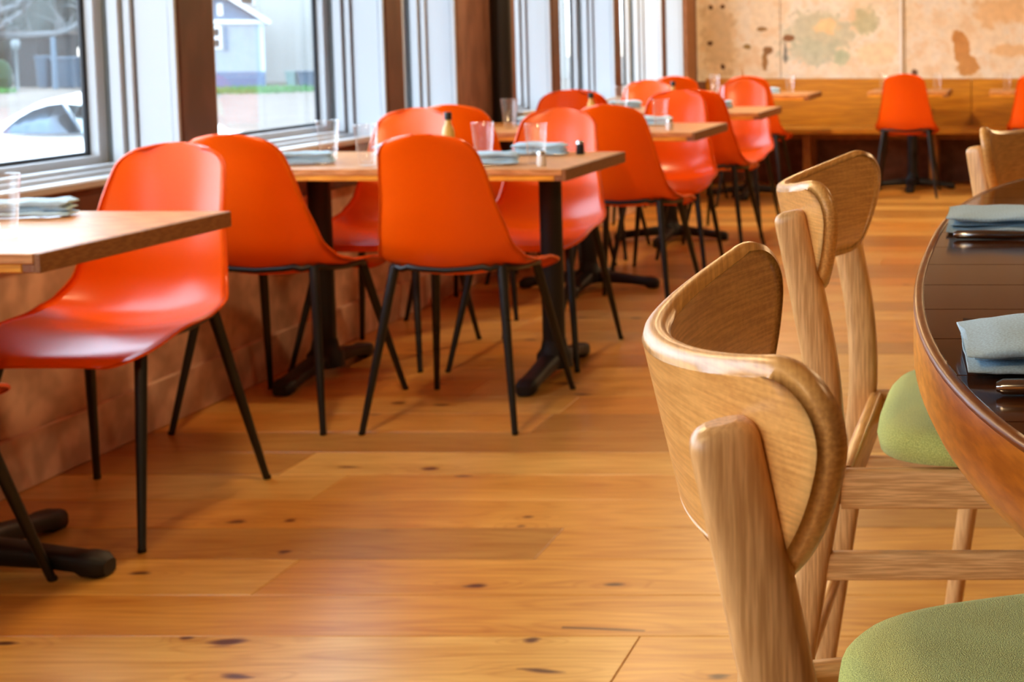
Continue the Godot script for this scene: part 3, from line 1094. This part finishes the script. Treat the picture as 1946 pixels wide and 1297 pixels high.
func make_orange_chairs() -> void:
	var proto := make_orange_chair()
	# x, distance, turned towards the camera or away, extra turn in degrees, label
	var list := [
		[-2.335, 2.825, false, 0.0, "orange shell chair pushed in at the camera side of the small two-seat table"],
		[-2.245, 3.556, true, 0.0, "orange shell chair tucked under the small two-seat table, its seat towards the room"],
		[-2.295, 4.545, false, -1.0, "orange shell chair seen from behind, at the four-seat table next to the wall"],
		[-1.735, 4.545, false, 0.0, "orange shell chair seen from behind, at the four-seat table beside the aisle"],
		[-2.345, 5.35, true, 0.0, "orange shell chair facing the room across the four-seat table, next to the wall"],
		[-1.795, 5.35, true, 0.0, "orange shell chair facing the room across the four-seat table, beside the aisle"],
		[-2.335, 6.28, false, 1.0, "orange shell chair seen from behind at the table by the black column, wall side"],
		[-1.69, 6.30, false, -2.0, "orange shell chair seen from behind at the table by the black column, aisle side"],
		[-2.32, 7.16, true, 0.0, "orange shell chair facing the room at the table by the black column, wall side"],
		[-1.75, 7.15, true, 3.0, "orange shell chair facing the room at the table by the black column, aisle side"],
		[-2.325, 7.89, false, 2.0, "orange shell chair seen from behind at the table before the bench, wall side"],
		[-1.70, 7.91, false, -1.0, "orange shell chair seen from behind at the table before the bench, aisle side"],
		[-2.32, 8.75, true, 0.0, "orange shell chair facing the room at the table before the bench, wall side"],
		[-1.75, 8.75, true, -2.0, "orange shell chair facing the room at the table before the bench, aisle side"],
		[-2.365, 10.22, false, 1.0, "orange shell chair at the corner table, close to the last window"],
		[-1.88, 10.24, false, 0.0, "orange shell chair at the corner table, on its aisle side"],
		[-0.87, 10.78, false, 1.0, "orange shell chair with its back to the room at the bench table below the conduit"],
		[0.09, 10.80, false, -1.0, "orange shell chair at the bench table beyond the conduit, away from the windows"],
	]
	for i in list.size():
		var c: Array = list[i]
		var o: Node3D = proto if i == 0 else proto.duplicate()
		o.name = numbered("shell_chair")
		add_child(o)
		o.position = at(c[0], 0, c[1])
		o.rotation.y = (0.0 if c[2] else PI) + deg_to_rad(c[3])
		tag(o, c[4], "chair", "orange shell chairs")


# ------------------------------------------------------------------ glasses, napkins, bottles
func tumbler_mesh() -> ArrayMesh:
	var st := tool()
	var profile := [Vector2(0.0235, 0.0), Vector2(0.026, 0.002), Vector2(0.0375, 0.132), Vector2(0.0372, 0.134), Vector2(0.0358, 0.132), Vector2(0.0250, 0.014), Vector2(0.012, 0.012)]
	lathe(st, profile, 28)
	return finish(st)


func layer(st: SurfaceTool, x0: float, x1: float, z0: float, z1: float, y0: float, y1: float, seed_: int, crook := 0.0) -> void:
	# one soft fold of cloth lying along x
	var n := noise(seed_, 7.0, 2)
	var rings := []
	var steps := 22
	for i in steps + 1:
		var t := i / float(steps)
		var x := lerpf(x0, x1, t)
		var shrink := 1.0 - 0.10 * pow(absf(t * 2.0 - 1.0), 6.0)
		var end: float = clampf(minf(t, 1.0 - t) * 12.0, 0.25, 1.0)
		var c := Vector3(x, (y0 + y1) / 2.0, (z0 + z1) / 2.0 + crook * sin(t * 3.0))
		var ring := circle(c, Vector3.BACK, Vector3.UP, (z1 - z0) / 2.0 * shrink, (y1 - y0) / 2.0 * end, 28, 3.2)
		for k in ring.size():
			ring[k] += Vector3(n.get_noise_3d(ring[k].x, ring[k].z, 1.0) * 0.006, n.get_noise_3d(ring[k].x * 1.6, ring[k].y * 3.0, ring[k].z * 1.6) * 0.0035, n.get_noise_3d(ring[k].z, 5.0, ring[k].x) * 0.006)
		rings.append(ring)
	loft(st, rings)


func napkin(label: String, where: Vector3, turn: float, length: float, depth: float, seed_: int, group: String) -> Node3D:
	var o := thing("napkin", label, "napkin", where, turn, group)
	var l := length / 2.0
	var d := depth / 2.0
	var st := tool()
	layer(st, -l, l, -d, d, 0.001, 0.010, seed_)
	put("lower_fold", finish(st), M.cloth, o)
	var s1 := tool()
	layer(s1, -l * 0.97, l * 0.98, -d * 0.96, d * 0.72, 0.0085, 0.0170, seed_ + 1, 0.003)
	put("inner_fold", finish(s1), M.cloth, o)
	var s2 := tool()
	layer(s2, -l * 1.0, l * 0.97, -d * 0.98, d * 1.01, 0.0150, 0.0265, seed_ + 2, -0.003)
	put("upper_fold", finish(s2), M.cloth, o)
	if length < 0.2:
		for fold in o.get_children():
			fold.scale.y = 1.6
	return o


func knife(label: String, where: Vector3, turn: float, group: String) -> void:
	var o := thing("knife", label, "knife", where, turn, group)
	var st := tool()
	var rings := []
	for s in [[-0.105, 0.0055, 0.0030], [-0.100, 0.0085, 0.0052], [-0.06, 0.0092, 0.0056], [-0.02, 0.0072, 0.0045], [-0.005, 0.0055, 0.0035]]:
		rings.append(circle(Vector3(s[0], 0.0064, 0), Vector3.BACK, Vector3.UP, s[1], s[2], 14, 3.0))
	loft(st, rings)
	put("handle", finish(st), M.steel, o)
	var bl := tool()
	var br := []
	for s in [[-0.006, 0.0055, 0.0022], [0.02, 0.0095, 0.0014], [0.08, 0.0100, 0.0010], [0.105, 0.0075, 0.0009], [0.116, 0.0015, 0.0007]]:
		br.append(circle(Vector3(s[0], 0.0045, 0.001), Vector3.BACK, Vector3.UP, s[1], s[2], 10, 2.0))
	loft(bl, br)
	put("blade", finish(bl), M.steel, o)


func fork(label: String, where: Vector3, turn: float, group: String) -> void:
	var o := thing("fork", label, "fork", where, turn, group)
	var st := tool()
	var rings := []
	for s in [[-0.10, 0.006, 0.0045], [-0.05, 0.0055, 0.0045], [0.02, 0.0035, 0.006], [0.045, 0.010, 0.0075], [0.058, 0.0115, 0.0065]]:
		rings.append(circle(Vector3(s[0], s[2], 0), Vector3.BACK, Vector3.UP, s[1], 0.0016, 10, 2.5))
	loft(st, rings)
	put("handle", finish(st), M.steel, o)
	for k in 4:
		var z := -0.0088 + k * 0.00587
		var t := tool()
		tube(t, [Vector3(0.056, 0.0065, z), Vector3(0.075, 0.005, z), Vector3(0.098, 0.0075, z * 0.95)], [0.0016, 0.0015, 0.0009], 6)
		put("tine", finish(t), M.steel, o)


func make_settings() -> void:
	var top := 0.7502
	var mesh := tumbler_mesh()
	# tumblers: x, distance, label
	for g in [[-2.185, 3.12, "clear tumbler on the small two-seat table"],
		[-2.405, 5.06, "clear tumbler beside the sill on the four-seat table"],
		[-2.17, 4.83, "clear tumbler on the four-seat table behind the chair next to the wall"],
		[-1.83, 4.95, "clear tumbler in the middle of the four-seat table"],
		[-1.635, 4.90, "clear tumbler near the aisle end of the four-seat table"],
		[-2.36, 6.72, "clear tumbler near the sill on the table by the black column"],
		[-1.665, 6.70, "clear tumbler near the aisle end of the table by the black column"],
		[-1.76, 8.42, "clear tumbler near the aisle end of the table before the bench"],
		[-2.28, 8.30, "clear tumbler near the sill on the table before the bench"],
		[-1.70, 10.62, "clear tumbler near the aisle end of the corner table"],
		[-2.25, 10.66, "clear tumbler near the window on the corner table"],
		[-1.06, 11.0, "clear tumbler on the bench table below the conduit, nearer the windows"],
		[-0.66, 11.0, "clear tumbler on the bench table below the conduit, away from the windows"],
		[-0.14, 11.0, "clear tumbler on the bench table beyond the conduit"]]:
		var o := put("tumbler", mesh, M.glass)
		o.position = at(g[0], top, g[1])
		tag(o, g[2], "glass", "clear tumblers")
	# napkins with a fork beside each
	var i := 0
	for n in [[-2.36, 3.46, 14, "pale blue folded napkin on the small two-seat table"],
		[-2.40, 4.87, 20, "pale blue folded napkin on the four-seat table close to the wall"],
		[-1.775, 4.845, 16, "pale blue folded napkin on the four-seat table at the camera side, near the aisle"],
		[-1.735, 5.24, 8, "pale blue folded napkin on the far side of the four-seat table, near the aisle"],
		[-2.22, 5.24, 8, "pale blue folded napkin on the far side of the four-seat table, beside the bottle"],
		[-1.76, 6.93, 10, "pale blue folded napkin on the table by the black column, near the aisle"],
		[-2.30, 6.93, 8, "pale blue folded napkin on the table by the black column, near the sill"],
		[-1.80, 8.56, 8, "pale blue folded napkin on the table before the bench, near the aisle"],
		[-2.32, 8.52, 12, "pale blue folded napkin on the table before the bench, near the sill"],
		[-1.86, 10.58, 4, "pale blue folded napkin on the corner table"]]:
		var turn := deg_to_rad(n[2])
		napkin(n[3], at(n[0], top, n[1]), turn, 0.19, 0.085, 200 + i * 5, "folded napkins on the window tables")
		fork("fork beside the " + n[3].replace("pale blue folded ", ""), at(n[0] + 0.015, top, n[1] - 0.075), turn, "forks on the window tables")
		i += 1
	# sauce bottles in the middle of the tables
	for b in [[-2.005, 5.10, "pale amber bottle with black cap on the four-seat table"], [-2.01, 6.80, "pale amber bottle with black cap on the table by the black column"], [-2.0, 8.35, "pale amber bottle with black cap on the table before the bench"]]:
		var o := thing("sauce_bottle", b[2], "bottle", at(b[0], top, b[1]), 0.0, "amber sauce bottles")
		var st := tool()
		lathe(st, [Vector2(0.018, 0.0), Vector2(0.021, 0.003), Vector2(0.021, 0.085), Vector2(0.017, 0.105), Vector2(0.010, 0.120), Vector2(0.010, 0.135)], 18)
		put("body", finish(st), M.amber, o)
		var cap := tool()
		lathe(cap, [Vector2(0.013, 0.134), Vector2(0.013, 0.158), Vector2(0.011, 0.160)], 16)
		put("cap", finish(cap), M.black, o)
	var v := thing("bud_vase", "white bud vase with one dried stem on the corner table", "vase", at(-2.045, top, 10.62))
	var vs := tool()
	lathe(vs, [Vector2(0.018, 0.0), Vector2(0.030, 0.015), Vector2(0.034, 0.04), Vector2(0.024, 0.07), Vector2(0.011, 0.09), Vector2(0.013, 0.10)], 18)
	put("vase", finish(vs), M.ceramic, v)
	var tw := tool()
	tube(tw, [Vector3(0, 0.08, 0), Vector3(0.004, 0.13, 0), Vector3(0.0, 0.18, 0)], [0.009, 0.010, 0.004], 8)
	put("stem", finish(tw), M.twig, v)
	# salt and pepper
	for s in [[-1.60, 5.27, true, "small dark pepper shaker on the four-seat table"], [-1.585, 4.80, false, "small white salt shaker on the four-seat table"], [-1.60, 6.60, false, "small white salt shaker on the table by the black column"], [-1.70, 8.22, false, "small white salt shaker on the table before the bench"]]:
		var o := thing("shaker", s[3], "shaker", at(s[0], top, s[1]), 0.0, "salt and pepper shakers")
		var st := tool()
		lathe(st, [Vector2(0.014, 0.0), Vector2(0.015, 0.003), Vector2(0.013, 0.036)], 16)
		put("body", finish(st), M.iron if s[2] else M.ceramic, o)
		var cp := tool()
		lathe(cp, [Vector2(0.0135, 0.036), Vector2(0.0135, 0.045), Vector2(0.006, 0.050)], 16)
		put("cap", finish(cp), M.steel, o)


# ------------------------------------------------------------------ the oval table
func oval(a: float, b: float, n := 120, power := 2.5) -> PackedVector2Array:
	var out := PackedVector2Array()
	for i in n:
		var t := TAU * i / n
		out.append(Vector2(a * signf(cos(t)) * pow(absf(cos(t)), 2.0 / power), b * signf(sin(t)) * pow(absf(sin(t)), 2.0 / power)))
	return out


func make_oval_table() -> void:
	var top := 0.914
	var t := thing("oval_table", "long oval counter-height table with dark glossy top and honey edge", "table", at(0.474, 0, 1.85))
	var a := 0.60
	var b := 1.25
	var inner := oval(a - 0.010, b - 0.010)
	# planks run across the table
	var wide := 0.1405
	var z := -b
	var joint := 1.85 - 1.433
	var k0 := floori((-b - joint) / wide)
	for k in range(k0, k0 + 20):
		var z0 := joint + k * wide
		var strip := PackedVector2Array([Vector2(-2, z0 + 0.0006), Vector2(2, z0 + 0.0006), Vector2(2, z0 + wide - 0.0006), Vector2(-2, z0 + wide - 0.0006)])
		for piece in Geometry2D.intersect_polygons(inner, strip):
			var st := tool()
			slab(st, piece, top - 0.022, top - 0.0012, 0.0008)
			put("plank", finish(st), M.walnut, t)
	# rim round the planks
	var rim := tool()
	var rings := []
	for s in [[0.010, -0.02], [0.010, -0.001], [0.009, 0.0], [0.003, 0.0], [0.001, -0.001], [0.0, -0.003], [0.0, -0.005]]:
		var ring := PackedVector3Array()
		for p in oval(a - s[0], b - s[0], 160):
			ring.append(Vector3(p.x, top + s[1], p.y))
		rings.append(ring)
	loft(rim, rings, false)
	put("rim", finish(rim), M.walnut_rim, t)
	var side := tool()
	var sr := []
	for s in [[0.001, -0.004], [0.0, -0.006], [0.0, -0.055], [0.006, -0.068], [0.02, -0.076], [0.08, -0.078]]:
		var ring := PackedVector3Array()
		for p in oval(a - s[0], b - s[0], 160):
			ring.append(Vector3(p.x, top + s[1], p.y))
		sr.append(ring)
	loft(side, sr, false)
	put("side", finish(side), M.oval_side, t)
	var under := tool()
	slab(under, oval(a - 0.03, b - 0.03, 80), top - 0.076, top - 0.024)
	put("underside", finish(under), M.under, t)
	for s in [-0.35, 0.35]:
		var st := tool()
		lathe(st, [Vector2(0.10, 0.05), Vector2(0.07, 0.12), Vector2(0.06, 0.6), Vector2(0.09, 0.83)], 20, Vector3(0, 0, s))
		put("pedestal", finish(st), M.iron, t)
		var ft := tool()
		lathe(ft, [Vector2(0.20, 0.0), Vector2(0.20, 0.02), Vector2(0.10, 0.055)], 32, Vector3(0, 0, s))
		put("base_plate", finish(ft), M.iron, t)
	# settings in front of the oak chairs
	var y := top + 0.0002
	napkin("large pale blue napkin folded flat at the far oak chair's place on the oval table", at(0.0, y - 0.001, 2.03), 0.0, 0.215, 0.15, 401, "folded napkins on the oval table")
	knife("steel knife lying before the flat napkin on the oval table", at(0.01, y - 0.001, 1.925), 0.0, "cutlery on the oval table")
	var bundle := napkin("large pale blue napkin with a curled fold on the oval table", at(0.062, y - 0.001, 1.215), deg_to_rad(6), 0.23, 0.155, 431, "folded napkins on the oval table")
	var curl := []
	for i in 9:
		var row := []
		var cx := -0.02 + i * 0.014
		row.append(Vector3(cx, 0.0285, -0.04))
		row.append(Vector3(cx, 0.0300, 0.0))
		row.append(Vector3(cx, 0.0300, 0.04))
		for k in 12:
			var q := PI / 2.0 - k / 11.0 * PI * 1.25
			row.append(Vector3(cx + 0.002 * sin(k * 0.9), 0.0185 + (0.0120 - i * 0.0002) * sin(q), 0.068 + 0.017 * cos(q) + 0.002 * sin(i * 0.8)))
		curl.append(row)
	var cs := tool()
	sheet(cs, curl, 0.0034)
	put("curled_fold", finish(cs), M.cloth, bundle)
	knife("steel knife lying before the napkin with the curled fold on the oval table", at(0.083, y - 0.001, 1.087), 0.0, "cutlery on the oval table")
	fork("steel fork behind the napkin with the curled fold on the oval table", at(0.04, y - 0.001, 1.335), PI, "cutlery on the oval table")


# ------------------------------------------------------------------ oak counter chairs
func make_oak_chair() -> Node3D:
	var o := Node3D.new()
	o.name = "oak_chair"
	var st := tool()
	# backrest: a bent board, wide above, its upper edge dipping in the middle
	var grid := []
	var rows := 30
	for i in rows + 1:
		var v := 1.0 - pow(1.0 - i / float(rows), 1.5)
		var w := lerpf(0.172, 0.256, pow(sin(v * PI / 2.0), 0.8))
		var r := 0.046
		var left := (1.0 - v) * 0.125
		if left < r:
			w -= r - sqrt(maxf(r * r - pow(r - left, 2.0), 0.0))
		if v < 0.12:
			w -= 0.015 - sqrt(maxf(0.015 * 0.015 - pow(0.015 - v * 0.125, 2.0), 0.0))
		var line := []
		for j in 37:
			var u := (j - 18) / 18.0
			var x := u * w
			var h := lerpf(0.88, 0.985 + 0.026 * pow(absf(x) / 0.24, 2.0), v)
			line.append(Vector3(x, h, -0.318 - 0.022 * (v - 0.5) + 0.074 * pow(absf(x) / 0.23, 1.8)))
		grid.append(line)
	sheet(st, grid, 0.0185)
	put("backrest", finish(st), M.oak_across, o)
	for x in [-1.0, 1.0]:
		var leg := tool()
		var path := [Vector3(0.218, 0.0, -0.352), Vector3(0.210, 0.18, -0.326), Vector3(0.204, 0.36, -0.298), Vector3(0.199, 0.52, -0.274), Vector3(0.196, 0.66, -0.253), Vector3(0.198, 0.77, -0.255), Vector3(0.200, 0.87, -0.271), Vector3(0.201, 0.976, -0.292)]
		var wide := [0.013, 0.014, 0.015, 0.016, 0.017, 0.0165, 0.016, 0.0155]
		var deep := [0.014, 0.016, 0.0175, 0.019, 0.0205, 0.0205, 0.0205, 0.0195]
		var rings := []
		for i in 45:
			var f := i / 28.0 * 0.9722 if i <= 28 else 0.9722 + (i - 28) / 16.0 * 0.0278
			var p := along_curve(path, f)
			var k := mini(int(f * 7.0), 6)
			var g := f * 7.0 - k
			var cap := 1.0
			if f > 0.975:
				cap = sqrt(maxf(1.0 - pow((f - 0.975) / 0.0255, 2.0), 0.05))
			var dir := (along_curve(path, minf(f + 0.02, 1.0)) - along_curve(path, maxf(f - 0.02, 0.0))).normalized()
			var back := Vector3(x, 0, 0).cross(dir).normalized()
			rings.append(circle(Vector3(p.x * x, p.y, p.z), Vector3(x, 0, 0), back, lerpf(wide[k], wide[k + 1], g) * (0.4 + 0.6 * cap), lerpf(deep[k], deep[k + 1], g) * (0.3 + 0.7 * cap), 20, 3.2))
		loft(leg, rings)
		put("rear_leg", finish(leg), M.oak, o)
		var fl := tool()
		var fr := []
		for s in [[0.0, 0.205, 0.215, 0.011], [0.3, 0.200, 0.207, 0.015], [0.62, 0.194, 0.196, 0.019], [0.667, 0.193, 0.195, 0.019]]:
			fr.append(circle(Vector3(s[1] * x, s[0], s[2]), Vector3.RIGHT, Vector3.BACK, s[3], s[3], 16, 3.0))
		loft(fl, fr)
		put("front_leg", finish(fl), M.oak, o)
		var rail := tool()
		beam(rail, Vector3(0.194 * x, 0.641, -0.235), Vector3(0.194 * x, 0.641, 0.18), 0.010, 0.024)
		put("side_rail", finish(rail), M.oak_deep, o)
		var str_ := tool()
		beam(str_, Vector3(0.199 * x, 0.548, -0.262), Vector3(0.196 * x, 0.548, 0.19), 0.009, 0.017)
		put("side_stretcher", finish(str_), M.oak_deep, o)
	for z in [-0.232, 0.190]:
		var rail := tool()
		beam(rail, Vector3(-0.182, 0.641, z), Vector3(0.182, 0.641, z), 0.010, 0.024)
		put("cross_rail", finish(rail), M.oak_across, o)
	for s in [[0.40, -0.292, 0.198], [0.26, 0.205, 0.196]]:
		var r := tool()
		tube(r, [Vector3(-s[2], s[0], s[1]), Vector3(s[2], s[0], s[1])], [0.0115], 12)
		put("cross_stretcher", finish(r), M.oak_across, o)
	# cushion
	var cu := tool()
	var rings := []
	for s in [[0.666, 0.94], [0.669, 0.985], [0.684, 1.0], [0.696, 0.99], [0.704, 0.955], [0.709, 0.88], [0.712, 0.70], [0.714, 0.35]]:
		var ring := PackedVector3Array()
		for p in circle(Vector3.ZERO, Vector3.RIGHT, Vector3.BACK, 0.216, 0.212, 44, 4.5):
			var taper := 1.0 + 0.08 * p.z / 0.212
			ring.append(Vector3(p.x * s[1] * taper, s[0], p.z * s[1] + 0.008))
		rings.append(ring)
	loft(cu, rings)
	put("cushion", finish(cu), M.green, o)
	return o


func beam(st: SurfaceTool, a: Vector3, b: Vector3, ru: float, rv: float) -> void:
	var along := (b - a).normalized()
	var side := along.cross(Vector3.UP).normalized()
	loft(st, [circle(a, side, Vector3.UP, ru, rv, 16, 5.0), circle(b, side, Vector3.UP, ru, rv, 16, 5.0)])


func make_oak_chairs() -> void:
	var proto := make_oak_chair()
	for c in [[0.075, 1.039, 103.1, "oak counter chair with green cushion, turned slightly, before the napkin with the curled fold"],
		[0.015, 1.917, 90.0, "oak counter chair with green cushion pushed under the long side of the oval table"],
		[0.262, 2.73, 58.2, "oak counter chair at the rounded far end of the oval table"]]:
		var o: Node3D = proto if c[0] == 0.075 else proto.duplicate()
		o.name = numbered("oak_chair")
		add_child(o)
		o.position = at(c[0], 0, c[1])
		o.rotation.y = deg_to_rad(c[2])
		tag(o, c[3], "chair", "oak counter chairs")


# ------------------------------------------------------------------ ceiling lamps, above the picture
func make_lamps() -> void:
	var i := 0
	for p in [[-1.4, -0.3, "the floor beside the near windows"], [-1.75, 3.2, "the small two-seat table"], [-1.75, 6.6, "the table by the black column"], [-1.75, 9.8, "the corner table"], [0.9, 1.8, "the oval table"], [0.9, 5.4, "the open floor beyond the oval table"], [0.9, 9.6, "the floor before the bench"]]:
		i += 1
		var o := thing("pendant_lamp", "black dome pendant lamp hanging above " + p[2], "lamp", at(p[0], 2.25, p[1]), 0.0, "pendant lamps")
		var st := tool()
		lathe(st, [Vector2(0.20, 0.0), Vector2(0.19, 0.08), Vector2(0.13, 0.16), Vector2(0.04, 0.21), Vector2(0.03, 0.25)], 24, Vector3.ZERO, false)
		put("lamp_shade", finish(st), M.iron, o)
		var cord := tool()
		tube(cord, [Vector3(0, 0.24, 0), Vector3(0, 0.85, 0)], [0.006], 8)
		put("cord", finish(cord), M.iron, o)
		var bulb := tool()
		lathe(bulb, [Vector2(0.005, -0.01), Vector2(0.035, 0.0), Vector2(0.05, 0.03), Vector2(0.04, 0.07), Vector2(0.02, 0.1)], 16)
		var glow := plain(Color(1, 0.9, 0.75), 0.4)
		glow.emission_enabled = true
		glow.emission = Color(1.0, 0.82, 0.58)
		glow.emission_energy_multiplier = 3.0
		put("bulb", finish(bulb), glow, o)
		var l := OmniLight3D.new()
		l.name = "lamp_light"
		l.light_color = Color(1.0, 0.84, 0.62)
		l.light_energy = 1.7 if p[1] > 9.0 else 0.7 if p[1] < 0.0 else 0.9 if p[0] < 0 else 0.4
		l.light_size = 0.1
		l.omni_range = 20.0
		l.omni_attenuation = 2.0
		l.shadow_enabled = true
		l.position = Vector3(0, 0.03, 0)
		o.add_child(l)
